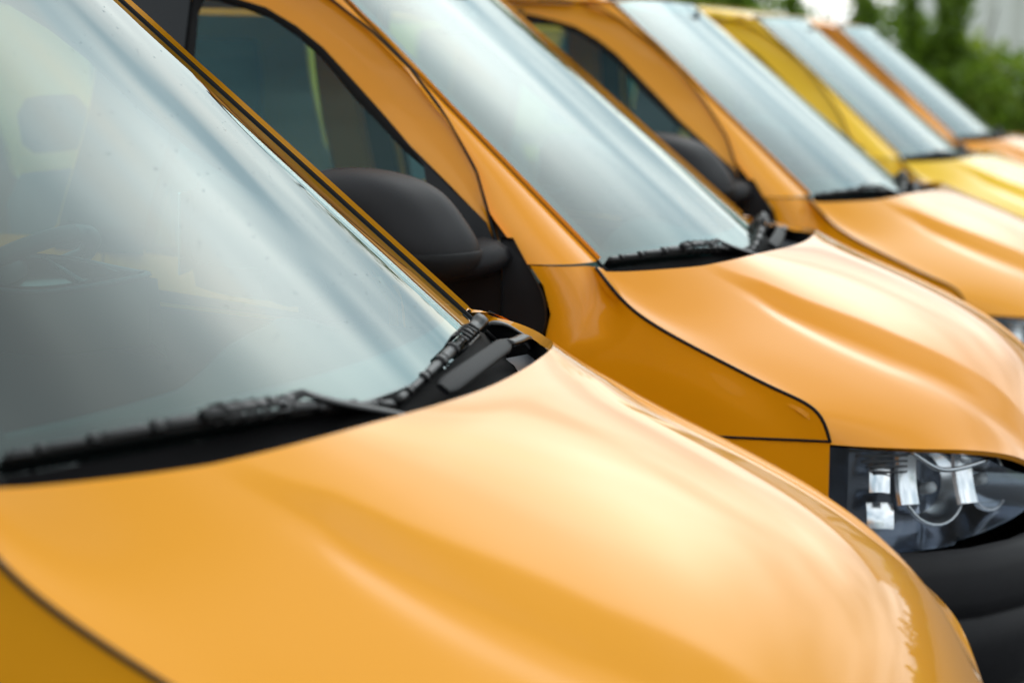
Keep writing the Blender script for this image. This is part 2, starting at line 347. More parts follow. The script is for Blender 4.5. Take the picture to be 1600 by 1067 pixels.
def make_van(van, P):
    """P paint material"""
    # hood
    G = hood_surface(); h = MB(); h.skin(G, .014, flip=False, gap=.003, rearlip=.016); h.build('hood', P, van)
    # fenders (near side built, far side mirrored)
    n = 40
    top = curve([S1[i]*(1, -1, 1) for i in range(8)], n)
    gx0, gy0 = ws_edge(1.207); Gb = np.array((gx0-.004, -gy0-.004, 1.208)); Sb = side(-.149, 1.207); Cb = np.array((-.018, Sb[1]*.86+Gb[1]*.14-.012, 1.208))
    uu = np.linspace(1, .36, 16)[:, None]; lead = (1-uu)**2*Gb+2*uu*(1-uu)*Cb+uu*uu*Sb
    topc = curve(np.concatenate([lead[::3], S1[0:1]*(1, -1, 1), S1[1:]*(1, -1, 1)]), 70)
    rear_x = topc[0, 0]
    cx, cz, ar = .17, .345, .415
    th = np.linspace(rad(168), rad(12), 70)
    bot = np.stack([cx+ar*np.cos(th), np.zeros(70), cz+ar*np.sin(th)*.98], 1)
    rows = []
    for k, t in enumerate(np.r_[0, .06, .14, np.linspace(.24, 1, 12)]):
        q = topc*(1-t)+bot*t
        # rear edge follows trim curve, front edge the lamp edge
        xr = np.interp(q[0, 2], [.43, .60, .85, 1.02, 1.10, 1.151, 1.212], [-.236, -.205, -.20, -.10, -.088, -.102, -.149])
        q[:, 0] += (xr-q[0, 0])*np.linspace(1, 0, 70)**2
        Wq = -W(q[:, 0], q[:, 2])
        b = sst(0, .30, t); q[:, 1] = topc[:, 1]*(1-b)+Wq*b if k else topc[:, 1]
        rows.append(q)
    F = np.array(rows); FEN = (np.linspace(0, .57, 30), [])
    for x in FEN[0]:
        j = np.argmin(np.abs(F[..., 0]-x)*1.0+np.abs(F[..., 2]-np.interp(x, [.05, .3, .561], [.845, .852, .860]))*2.0); FEN[1].append(-F.reshape(-1, 3)[j, 1])
    f = MB().skin(F, .012, flip=False, gap=.002); both(f, 'fender', P, van)
    # black corner trim on the fender behind the wing edge
    zt = np.array([1.262, 1.212, 1.151, 1.10, 1.05, 1.01]); xf = np.array([-.188, -.148, -.105, -.091, -.098, -.135]); xb = np.array([-.222, -.206, -.2015, -.2005, -.2005, -.2005])
    g = np.array([side(np.linspace(a, b, 6), np.full(6, z), -1, .004) for a, b, z in zip(xb, xf, zt)])
    both(MB().skin(patch(g, 16, 6), .01, flip=True, gap=.001), 'corner_trim', M['plastic'], van)
    # A pillars
    rows = []
    for z in np.linspace(1.208, 1.866, 24):
        gx, gy = ws_edge(z); Gp = np.array((gx-.004, -gy-.004, z+.004)); t = (z-1.208)/.658
        sx = seam_x(z) if z > 1.3 else np.interp(z, [1.208, 1.3], [-.149, -.249])
        if t > .93: sx = np.interp(t, [.93, 1], [sx, -.93])
        Sp = side(sx, z, -1, 0)
        C = np.array((max(Gp[0]-.012, Sp[0]+.004), Sp[1]*.86+Gp[1]*.14-.012*(1-t), z+.003))
        if not rows: BASE = (Gp, C, Sp)
        u = np.linspace(0, 1, 14)[:, None]; rows.append((1-u)**2*Gp+2*u*(1-u)*C+u*u*Sp)
    A = np.array(rows); both(MB().skin(A, .012, flip=True, gap=.0015, sides='UvV'), 'a_pillar', P, van)
    ln = []
    for r_ in A[2:]:
        gx, gy = r_[0][0], -r_[0][1]; ln.append([(gx-.001, -gy+.0005, r_[0][2]-.004), ((gx+r_[-1][0])/2-.02, r_[-1][1]+.045, r_[0][2]-.014), (r_[-1][0]-.02, r_[-1][1]+.022, r_[-1][2]-.01), (r_[-1][0]-.06, r_[-1][1]+.03, r_[-1][2]-.02)])
    both(MB().grid(np.array(ln), flip=False), 'pillar_lining', M['dark_trim'], van)
    # roof
    ys = [0, .3, .5, .575, .605, .625]
    r0 = [(WS(0, 1.885)-.0, 0, 1.889), (WS(.3, 1.882), .3, 1.886), (WS(.5, 1.874), .5, 1.878), (-.806, .583, 1.869), (-.87, .598, 1.872), (-.94, .608, 1.868)]
    def rr(x, z): return [(x, y, zz) for y, zz in zip(ys, (z, z-.003, z-.014, z-.03, z-.05, min(1.878, z-.06)))]
    RG = [r0, rr(-.96, 1.928)[:5]+[(-1.02, .610, 1.876)], rr(-1.3, 1.952), rr(-1.9, 1.965), rr(-2.8, 1.962), rr(-3.72, 1.935)]
    RG = np.array(RG); Lh = RG[:, :0:-1].copy(); Lh[..., 1] *= -1; RG = np.concatenate([Lh, RG], 1)
    MB().skin(patch(RG, 40, 50), .02, flip=True, gap=.001).build('roof', P, van)
    # front doors
    win = np.array([(-.268, 1.292), (-.383, 1.374), (-.500, 1.456), (-.656, 1.587), (-.771, 1.684), (-.850, 1.735), (-.940, 1.779), (-1.02, 1.799), (-1.10, 1.815), (-1.14, 1.820), (-1.155, 1.78), (-1.155, 1.60), (-1.155, 1.40), (-1.155, 1.20), (-1.145, 1.175), (-1.05, 1.17), (-.8, 1.165), (-.5, 1.155), (-.32, 1.145), (-.262, 1.16), (-.245, 1.20), (-.242, 1.25)])
    out = np.array([(-.261, 1.306), (-.317, 1.405), (-.414, 1.519), (-.530, 1.637), (-.640, 1.722), (-.761, 1.80), (-.855, 1.845), (-.95, 1.864), (-1.10, 1.870), (-1.22, 1.872), (-1.255, 1.84), (-1.255, 1.55), (-1.255, 1.3), (-1.255, .8), (-1.255, .30), (-1.22, .22), (-.8, .22), (-.32, .22), (-.31, .35), (-.25, .60), (-.206, .85), (-.206, 1.20)])
    def ring(o, i, k, off=0.0, m=1):
        ts = np.linspace(0, 1, k)
        oo = np.concatenate([o, o[:1]]); ii = np.concatenate([i, i[:1]]); s = np.linspace(0, len(o), len(o)*m+1)[:-1]
        oo = np.stack([np.interp(s, np.arange(len(o)+1), oo[:, q]) for q in (0, 1)], 1); ii = np.stack([np.interp(s, np.arange(len(i)+1), ii[:, q]) for q in (0, 1)], 1)
        return np.array([[side(*(a*(1-t)+b*t), -1, off if np.isscalar(off) else np.interp(t, *off)) for t in ts] for a, b in zip(oo, ii)])
    def lip(mb, R, dep, flip=False):
        """fold both ring edges inwards"""
        for j, fl in ((0, False), (-1, True)):
            E0 = R[:, j]; E1 = E0+np.array((0, dep, -.001)); mb.grid(np.stack([E0, E1], 1), fl ^ flip, closed_u=True)
    Rg = ring(out*1.0, win, 9, off=([0, .12, .6, 1], [0, -.004, -.011, -.012]), m=4)
    c0 = np.array((-.75, 0, 1.1))
    d = MB(); d.grid(Rg, flip=True, closed_u=True); lip(d, Rg, .03, True)
    doors = both(d, 'front_door', P, van)
    def sub(mb, name, mat, label=None):
        a = mb.build(name, mat, doors[0], label); b = mb.mirror().build(name, mat, doors[1], label); return a, b
    Rt = Rg[:, 1:]+np.array((0, .045, 0)); sub(MB().grid(Rt, flip=False, closed_u=True), 'door_trim', M['dark_trim'])
    cen = np.array((-.78, 1.42))
    inn = win+(cen-win)/np.linalg.norm(cen-win, axis=1, keepdims=True)*.030
    Rs = ring(win, inn, 3, off=([0, .4, 1], [-.010, -.009, -.022]), m=3)
    sub(MB().grid(Rs, flip=True, closed_u=True), 'window_seal', M['rubber'])
    gl = ring(inn, inn*.0+cen, 8, off=-.022, m=2); sub(MB().grid(gl, flip=True, closed_u=True), 'window', M['side_glass'])
    # black sail panel in the front corner of the window
    SZ = np.linspace(.99, 1.47, 28); sz = [1.10, 1.15, 1.22, 1.30, 1.36, 1.42, 1.47]; xa = [-.43, -.43, -.43, -.43, -.43, -.455, -.515]; xb2 = [-.2035, -.2035, -.214, -.268, -.362, -.448, -.512]
    g = np.array([side(np.linspace(a, b, 6), np.full(6, z), -1, .004) for a, b, z in zip(np.interp(SZ, sz, xa), np.interp(SZ, sz, xb2), SZ)])
    sub(MB().skin(g, .012, flip=True, gap=.001), 'sail_panel', M['plastic'])
    hd = MB(); hd.tube(curve([side(-1.05, 1.04, -1, .004), side(-1.06, 1.045, -1, .035), side(-1.14, 1.045, -1, .042), side(-1.22, 1.045, -1, .035), side(-1.23, 1.04, -1, .004)], 12), .011, 8, sy=1.4); sub(hd, 'door_handle', M['plastic'])
    # side mirrors
    pf = np.array([(-.56, 1.19), (-.572, 1.25), (-.574, 1.33), (-.562, 1.40), (-.53, 1.42), (-.47, 1.421), (-.39, 1.406), (-.325, 1.37), (-.275, 1.315), (-.238, 1.26), (-.238, 1.215), (-.28, 1.185), (-.38, 1.172), (-.49, 1.176)])
    pf = curve(np.concatenate([pf, pf[:1]]), 61)[:-1]; pc_ = np.array((-.42, 1.29)); g = []
    for q in np.linspace(-1, 1, 26):
        q = math.sin(q*math.pi/2); f = max(0, 1-abs(q)**2.8)**(1/2.8); f = .02+.98*f
        sh = (pf-pc_)*f+pc_; g.append([(a+.05*q, -1.045+.125*q, b) for a, b in sh])
    root = MB().grid(np.swapaxes(np.array(g), 0, 1), closed_u=True)
    lowr = np.array(g); cm = lowr.mean(axis=(0, 1)); lowr = cm+(lowr-cm)*np.array((1.03, 1.03, 1.03)); lowr[..., 2] = np.minimum(lowr[..., 2], 1.247)
    mirs = both(root, 'side_mirror', M['plastic'], van)
    lw = MB().grid(np.swapaxes(lowr, 0, 1), closed_u=True); lw.build('mirror_base', M['rubber'], mirs[0]); lw.mirror().build('mirror_base', M['rubber'], mirs[1])
    mirs[1].location = (-.17, -.06, 0)
    am = MB().tube(curve([(-.33, -1.02, 1.20), (-.29, -.96, 1.205), (-.255, -.91, 1.215), (-.25, -.86, 1.225)], 10), [.045, .045, .046, .047, .048, .05, .052, .054, .056, .058], 12, sx=1.15, sy=.72)
    am.build('mirror_arm', M['plastic'], mirs[0]); am.mirror().build('mirror_arm', M['plastic'], mirs[1])
    mg = MB(); mg.box((-.578, -1.045, 1.30), (.006, .19, .17), Matrix.Rotation(rad(-14), 3, 'Z'), .0015); mg.build('mirror_glass', M['mirror'], mirs[0]); mg.mirror().build('mirror_glass', M['mirror'], mirs[1])
    # sides behind the doors
    rw = np.array([(-1.42, 1.20), (-1.40, 1.23), (-1.40, 1.5), (-1.40, 1.76), (-1.42, 1.79), (-1.7, 1.795), (-2.55, 1.795), (-2.65, 1.79), (-2.67, 1.76), (-2.67, 1.5), (-2.67, 1.23), (-2.65, 1.20), (-2.5, 1.195), (-2.4, 1.195), (-2.28, 1.195), (-2.16, 1.195), (-2.04, 1.195), (-1.7, 1.195)])
    ro = np.array([(-1.263, .22), (-1.263, .7), (-1.263, 1.5), (-1.263, 1.78), (-1.263, 1.872), (-1.7, 1.875), (-2.6, 1.875), (-3.5, 1.865), (-3.72, 1.85), (-3.74, 1.5), (-3.76, .9), (-3.76, .38), (-3.24, .38), (-3.13, .64), (-2.83, .765), (-2.53, .64), (-2.42, .38), (-1.9, .22)])
    Rp = ring(ro, rw, 14, m=5); sp = MB(); sp.grid(Rp, flip=True, closed_u=True); lip(sp, Rp, .03, True)
    sides = both(sp, 'side_panel', P, van)
    cen2 = np.array((-2.05, 1.495)); gl = ring(rw, rw*0+cen2, 5, off=-.008, m=1)
    q = MB().grid(gl, flip=True, closed_u=True); q.build('side_window', M['side_glass'], sides[0]); q.mirror().build('side_window', M['side_glass'], sides[1])
    both(MB().skin(np.array([side(np.linspace(-1.395, -1.148, 7), np.full(7, z), -1, .004) for z in np.linspace(1.17, 1.835, 16)]), .008, flip=True, gap=0), 'pillar_trim', M['gloss_black'], van)
    # inner B pillars (painted sheet)
    bp = MB()
    for x0, x1 in ((-1.385, -1.264), (-1.257, -1.148)):
        g = np.array([side(np.linspace(x0, x1, 5), np.full(5, z), -1, -.045) for z in np.linspace(1.0, 1.86, 14)]); bp.skin(g, .02, flip=False, gap=0)
    both(bp, 'inner_pillar', P, van)
    # tail
    tz = np.linspace(.35, 1.87, 14); g = np.array([[(-3.765+.03*max(0, z-1.2), y*W(-3, z)*.985, z) for y in np.linspace(-1, 1, 9)] for z in tz])
    tg = MB().skin(g, .02, flip=False, gap=0).build('tailgate', P, van)
    MB().box((-3.755, 0, 1.52), (.012, 1.15, .46), None, .004).build('rear_window', M['gloss_black'], tg)
    MB().box((-3.775, 0, .88), (.012, .52, .11), None, .003).build('number_plate', M['plate'], tg)
    both(MB().box((-3.745, -.80, 1.02), (.06, .12, .42), None, .015), 'tail_lamp', M['red_lens'], van)
    MB().box((-3.80, 0, .42), (.14, 1.78, .24), None, .04).build('rear_bumper', M['plastic'], van)
    # windscreen
    zs = np.linspace(1.188, 1.884, 60)
    ysr = np.linspace(-1, 1, 120)
    g = np.array([[(WS(y*ws_edge(z)[1], z, .0), y*ws_edge(z)[1], z+.004*(1-y*y)) for y in ysr] for z in zs])
    ws = MB().grid(g, flip=True).build('windscreen', M['windscreen'], van)
    # black printed border, lying just inside the glass
    fr = MB()
    def fz(y): return 1.231-.004*(abs(y)/.7)**2
    ga = np.array([[(WS(y*ws_edge(z)[1], z, -.004), y*ws_edge(z)[1], z) for y in ysr] for z in np.linspace(1.10, 1, 2)])
    low = np.array([[(lambda z, yy: (WS(yy, z, -.004), yy, z))(1.188*(1-t)+fz(y*.72)*t, y*ws_edge(1.188*(1-t)+fz(y*.72)*t)[1]) for t in np.linspace(0, 1, 5)] for y in ysr]); fr.grid(low, flip=True)
    upb = np.array([[(lambda z, yy: (WS(yy, z, -.004), yy, z))(1.845+t*.037, y*ws_edge(1.86)[1]) for t in np.linspace(0, 1, 3)] for y in ysr]); fr.grid(upb, flip=True)
    for sg in (-1, 1):
        e = np.array([[(lambda yy: (WS(yy, z, -.003), yy, z))(sg*(ws_edge(z)[1]-t)) for t in (0, .022, .045)] for z in zs]); fr.grid(e, flip=sg > 0)
    fr.build('glass_border', M['gloss_black'], ws)
    sl = MB()
    for sg in (-1, 1): sl.tube(np.array([(ws_edge(z)[0]-.003, sg*(ws_edge(z)[1]+.005), z+.001) for z in np.linspace(1.16, 1.868, 20)]), .0045, 8)
    sl.tube(np.array([(WS(y, 1.884)-.002, y, 1.886) for y in np.linspace(-.58, .58, 24)]), .006, 6)
    sl.build('windscreen_seal', M['rubber'], ws)
    if van.get('wet'):
        dr = MB()
        for _ in range(420):
            z = 1.24+rng.random()*.6; y = (rng.random()*1.7-.9)*ws_edge(z)[1]; r = .0009+.0015*rng.random()**3
            px = WS(y, z, 0); c = np.array((px, y, z+.004*(1-(y/ws_edge(z)[1])**2))); nrm = np.array((.64, .25*y, .77)); nrm /= np.linalg.norm(nrm)
            dr.lathe([(r, 0), (r*.8, r*.35), (r*.4, r*.52), (0.0001, r*.56)], c, nrm, 6)
        o = dr.build('rain_drops', M['drop'], ws); o['kind'] = 'stuff'
    # cowl
    cw = MB(); ysn = np.linspace(-.79, .79, 60); g = []
    for y in ysn:
        yy = np.clip(y, -.725, .725); xr = WS(yy, 1.188)-.003-(max(0, abs(y)-.725))*.3
        xf_ = np.interp(abs(y), [0, .1, .2, .3, .4, .5, .6, .7, .77, .80], [.315, .312, .305, .295, .272, .235, .185, .115, .05, .0])+.03
        g.append([(xr+(xf_-xr)*t, y, 1.128-.006*t+.066*(1-t)**2.6) for t in np.linspace(0, 1, 12)])
    cowl = cw.grid(np.array(g), flip=True).build('cowl', M['cowl'], van)
    pl = MB(); g = []
    for y in np.linspace(.30, .66, 14):
        xf_ = np.interp(y, [.3, .4, .5, .6, .7], [.295, .272, .235, .185, .115]); g.append([(xf_-.055+.075*t, y, 1.142+.02*t) for t in np.linspace(0, 1, 4)])
    pl.skin(np.array(g), .014, flip=True, gap=0).build('cowl_plate', M['cowl_plate'], cowl)
    for sg in (1, -1):
        wl_ = curve([(.262, .42, 1.206), (.235, .5, 1.206), (.185, .6, 1.204), (.115, .7, 1.202), (.05, .77, 1.200), (.0, .795, 1.200), (-.05, .80, 1.205)], 30)
        gg = np.array([[(x-.005-.004*k, sg*(y-.004-.003*k), z-.016-.034*k) for k in range(4)] for x, y, z in wl_])
        MB().grid(gg, flip=sg < 0).build('cowl_side', M['cowl'], cowl)
    # black tubes laid along the shut lines, standing in for their shade
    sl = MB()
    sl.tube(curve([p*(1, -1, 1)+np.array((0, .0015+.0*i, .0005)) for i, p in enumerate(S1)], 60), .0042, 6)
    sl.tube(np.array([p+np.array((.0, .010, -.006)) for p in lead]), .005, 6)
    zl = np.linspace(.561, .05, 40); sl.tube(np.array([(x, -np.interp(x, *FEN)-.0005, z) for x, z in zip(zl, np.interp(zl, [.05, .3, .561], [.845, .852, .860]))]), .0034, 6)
    both(sl, 'bonnet_gap_shade', M['rubber'], van)
    hs = HG[-1]; t_ = MB().tube(np.array([p+np.array((-.016-.012*(1-abs(p[1])), -.014*np.sign(p[1])*abs(p[1]), -.004)) for p in curve(hs, 80)]), .006, 6); t_.build('bonnet_front_gap_shade', M['rubber'], van)
    ds = MB(); so_ = np.concatenate([out[-1:], out[:12]]); so_ = poly(so_, 80); ds.tube(np.array([side(a, b, -1, -.0045) for a, b in so_-np.array((.001, -.002))]), .0058, 6)
    ds.tube(np.array([side(-1.259, z, -1, -.011) for z in np.linspace(.25, 1.86, 30)]), .0065, 6); ds.tube(np.array([side(np.interp(z, [.35, .60, .85], [-.308, -.247, -.207]), z, -1, -.011) for z in np.linspace(.36, 1.2, 20)]), .0065, 6)
    both(ds, 'door_gap_shade', M['rubber'], van)
    wipers(van)
    front(van, P)
    interior(van)
    wheels(van)

def wipers(van):
    def on(y, z, off): return np.array((WS(y, z)+off*.64, y, z+off*.77))
    up = (.64, 0, .77); T = np.linspace
    def blade(y0, z0, y1, z1, ac):
        line = lambda a, off, fx=0.0: on(y0+(y1-y0)*a, z0+(z1-z0)*a+.012*math.sin(a*math.pi), off)+np.array((fx, 0, -fx*.45))
        lipm = MB().tube(np.array([line(a, .006) for a in T(0, 1, 30)]), .0030, 4, sx=.6, sy=2.1, up=up, square=True)
        bk = MB()
        bk.tube(np.array([line(a, .0145) for a in T(.005, .995, 30)]), .0030, 4, sx=1.9, sy=.8, up=up, square=True)
        def seg(a0, a1, off, r, sx=1.25, sy=.85):
            aa = T(a0, a1, 8); rr_ = r*np.minimum(1, np.r_[.72, .95, 1, 1, 1, 1, .95, .72]); bk.tube(np.array([line(a, off) for a in aa]), rr_, 8, sx=sx, sy=sy, up=up)
        lo, hi = ac, 1-ac
        for sg, ln in ((-1, lo), (1, hi)):
            f = lambda q: ac+sg*ln*q
            for q0, q1, off, r in ((.985, .90, .0155, .0058), (.89, .86, .018, .0068), (.86, .70, .0185, .0048), (.70, .66, .020, .0078), (.66, .44, .022, .0062), (.45, .40, .0235, .0092), (.41, .22, .0255, .0076), (.23, .19, .0265, .0098), (.19, .0, .0205, .0036)):
                a0, a1 = sorted((f(q0), f(q1))); seg(a0, a1, off, r)
        rb = []
        for k in range(5):
            a = ac-.085+.042*k; r = MB().tube(np.array([line(a, .012, .012), line(a, .034, .0145), line(a, .044, .008), line(a, .044, -.008), line(a, .034, -.0145), line(a, .012, -.012)]), .0024, 5); rb.append(r)
        rb.append(MB().tube(np.array([line(a, .034, .0145) for a in T(ac-.09, ac+.09, 6)]), .0022, 5)); rb.append(MB().tube(np.array([line(a, .034, -.0145) for a in T(ac-.09, ac+.09, 6)]), .0022, 5))
        return line, lipm, bk, rb
    def finish(arm, line, lipm, bk, rb, piv):
        wo = arm.build('windscreen_wiper', M['wiper'], van)
        lipm.build('wiper_rubber', M['rubber'], wo); bk.build('wiper_blade', M['wiper'], wo)
        for r in rb: r.build('wiper_rib', M['wiper'], wo)
        MB().lathe([(.0001, .03), (.018, .028), (.021, .018), (.022, 0)], piv, (.3, 0, 1), 14).build('pivot_cap', M['wiper'], wo)
        return wo
    # wiper on the steering-wheel side: blade, hooked arm and broad arm cover
    line, lipm, bk, rb = blade(-.035, 1.176, .62, 1.198, .60)
    arm = MB(); P3 = curve([line(.72, .036), line(.78, .040), line(.84, .045), (.053, .622, 1.2), (.062, .645, 1.2045), (.084, .664, 1.2035), (.109, .68, 1.187), (.134, .69, 1.168), (.15, .69, 1.13)], 40)
    arm.tube(P3, np.interp(T(0, 1, 40), [0, .25, .5, .8, 1], [.010, .012, .012, .009, .011]), 8, sx=1.15, sy=.42, up=(.5, .3, .8))
    wo = finish(arm, line, lipm, bk, rb, (.15, .685, 1.105))
    va = MB(); g = []
    A, B_, C_ = np.array((.225, .055, 1.192)), np.array((.206, .22, 1.200)), np.array((.153, .51, 1.197))
    cc = curve([A, B_, C_], 26)
    for t, c in zip(T(0, 1, 26), cc):
        w = .0185*min(1, (t+.05)/.10)**.6*min(1, (1.03-t)/.14)**.6*(1-.12*t); th = T(0, 2*math.pi, 17); row = []
        for q in th:
            a, b = math.copysign(abs(math.cos(q))**.6, math.cos(q)), math.copysign(abs(math.sin(q))**.8, math.sin(q))
            row.append(c+np.array((.86, -.1, -.50))*w*a+np.array((.44, 0, .86))*.0060*b*(1 if b > 0 else .6))
        g.append(row)
    va.grid(np.array(g), flip=True); va.add(g[0][:-1], [tuple(range(16))]); va.add(g[-1][:-1], [tuple(range(16))[::-1]]); va.build('wiper_arm_cover', M['wiper_cover'], wo)
    st = MB().tube(curve([cc[-2], cc[-1]+np.array((-.004, .06, -.004)), (.14, .63, 1.185), (.148, .675, 1.15), (.15, .69, 1.12)], 16), T(.012, .014, 16), 8, sy=.6); st.build('arm_root', M['wiper'], wo)
    # wiper in front of the passenger
    line, lipm, bk, rb = blade(-.050, 1.174, -.715, 1.204, .47)
    arm = MB(); P3 = curve([line(.60, .034), line(.47, .040), (.140, -.268, 1.224), (.147, -.253, 1.230), (.173, -.209, 1.2135), (.212, -.125, 1.189), (.24, -.065, 1.17), (.268, .0, 1.150), (.29, .04, 1.13)], 40)
    arm.tube(P3, np.interp(T(0, 1, 40), [0, .3, .42, 1], [.0085, .0085, .0065, .0065]), 8, sx=1.2, sy=.55, up=(.5, 0, .8))
    finish(arm, line, lipm, bk, rb, (.285, .05, 1.105))

def front(van, P):
    # headlights: lens follows the plan of the front corner
    def plan(y): return np.interp(y, [.42, .5, .6, .7, .78, .839], [.988, .955, .895, .81, .70, .563])
    def ztop(y): return np.interp(y, [.42, .5, .6, .7, .78, .839], [.745, .770, .812, .836, .845, .852])
    t = np.linspace(0, 1, 26); pl = np.array([(plan(y), y) for y in (.839, .78, .7, .6, .5, .43)]); pc = curve(pl, 26)
    def zbot(y): return np.interp(y, [.43, .55, .7, .78, .839], [.665, .64, .615, .61, .635])
    g = []
    for (x, y) in pc:
        zt, zb = ztop(y)-.004, zbot(y)
        col = []
        for q in np.linspace(0, 1, 9): col.append((x-.006-.016*(1 if y < .66 else 0)-.008*(1 if y < .75 else 0)+.012*math.sin(q*math.pi*.5)*(1 if y < .8 else .45)-.001, -(y+.004*math.sin(q*math.pi)), zt+(zb-zt)*q))
        g.append(col)
    g = np.array(g)
    hl = MB().skin(g, .01, flip=True, gap=.002)
    lamps = both(hl, 'headlight', M['lens'], van)
    def sub(mb, name, mat):
        mb.build(name, mat, lamps[0]); mb.mirror().build(name, mat, lamps[1])
    nrm_in = np.array((-.62, .78*.55, 0))
    back = g.copy(); c = np.array((.62, -.52, .73)); back = g+(c-g)*np.array((.42, .42, .06)); bk = MB().grid(back, flip=True)
    for A, B in ((g[0], back[0]), (g[-1], back[-1])): bk.grid(np.stack([A*.985+B*.015, B], 0), False)
    for j in (0, -1): bk.grid(np.stack([g[:, j]*.985+back[:, j]*.015, back[:, j]], 0))
    sub(bk, 'lamp_housing', M['lamp_metal'])
    def bowl(c, r, ax, mat, name):
        sub(MB().lathe([(r, .0), (r*.93, -.018), (r*.75, -.045), (r*.45, -.068), (.012, -.078)], c, ax, 28), name, mat)
        sub(MB().lathe([(.0001, .004), (.012, .0), (.014, -.012), (.012, -.07)], c, ax, 14), 'lamp_bulb', M['lamp_white'])
        sub(MB().lathe([(r*1.0, -.004), (r*1.03, .004), (r*1.09, .004), (r*1.11, -.006)], c, ax, 28), 'bowl_ring', M['chrome'])
    bowl((.765, -.630, .735), .082, (.70, -.62, 0.34), M['silver'], 'reflector_bowl')
    bowl((.865, -.475, .735), .072, (.82, -.44, 0.34), M['silver'], 'reflector_bowl')
    def quad(c, w, h, n, mat, name, bul=.006):
        n = np.array(n, float); n /= np.linalg.norm(n); a = np.cross((0, 0, 1), n); a /= np.linalg.norm(a); b = np.cross(n, a)
        g = np.array([[np.array(c)+a*w*(u-.5)+b*h*(v-.5)-n*bul*((2*u-1)**2+(2*v-1)**2) for v in np.linspace(0, 1, 6)] for u in np.linspace(0, 1, 6)]); sub(MB().skin(g, .01, gap=0), name, mat)
    quad((.665, -.768, .785), .045, .085, (.22, -.80, .50), M['silver'], 'side_reflector')
    quad((.672, -.765, .690), .060, .060, (.30, -.80, .40), M['silver'], 'turn_reflector')
    quad((.715, -.718, .765), .045, .11, (.62, -.75, .20), M['silver'], 'side_reflector', -.008)
    quad((.825, -.585, .755), .045, .12, (.65, -.70, .30), M['silver'], 'side_reflector', -.008)
    for k in range(5): sub(MB().tube(curve([(.60+.012*k, -.80+.006*k, .835-.012*k), (.66+.012*k, -.775+.004*k, .838-.012*k), (.72, -.745, .838-.012*k)], 8), .0028, 6), 'housing_ridge', M['lamp_black'])
    sub(MB().tube(curve([(.725, -.725, .832), (.765, -.70, .80), (.80, -.665, .785), (.845, -.615, .79), (.875, -.575, .798)], 16), .006, 8), 'trim_arc', M['chrome'])
    # grille with slats
    yg = np.linspace(-.42, .42, 21)
    def gx(y, z): return np.interp(abs(y), [0, .2, .43], [1.045, 1.03, .985])+.012*(.72-z)
    g = np.array([[(gx(y, z)-.02, y, z) for z in np.linspace(.72-(.0 if abs(y) < .2 else 0), .60, 4)] for y in yg])
    gr = MB().grid(g, flip=False).build('grille', M['gloss_black'], van)
    for z in (.690, .655, .62):
        MB().tube(np.array([(gx(y, z)-.006, y, z) for y in yg]), .009, 6, sy=.8).build('slat', M['plastic'], gr)
    # bumper
    def bplan(y): return np.interp(y, [0, .2, .4, .55, .68, .78, .85, .88], [1.065, 1.052, 1.012, .962, .882, .778, .635, .52])
    prof = [(.612, -.030), (.600, .0), (.565, .018), (.50, .022), (.468, .020), (.462, .010), (.455, .020), (.38, .024), (.30, .012), (.235, -.03), (.215, -.09)]
    yb = np.r_[-np.array([.88, .866, .85, .82, .78, .73, .68, .61, .55, .47, .4, .3, .2, .1]), 0, np.array([.1, .2, .3, .4, .47, .55, .61, .68, .73, .78, .82, .85, .866, .88])]
    g = []
    for y in yb:
        x = bplan(abs(y)); a = np.array((1, (y/.88)**3*1.4)); a /= np.linalg.norm(a)
        g.append([(x+o*a[0], y+o*a[1]*.8, z if z < .59 else z+min(0, 0)) for z, o in prof])
    bm = MB().skin(np.array(g), .01, flip=True, gap=0).build('bumper', M['plastic'], van)
    MB().skin(np.array([[(bplan(abs(y))+.0258, y, z) for z in np.linspace(.41, .30, 3)] for y in np.linspace(-.35, .35, 9)]), .004, flip=True, gap=0).build('air_intake', M['gloss_black'], bm)

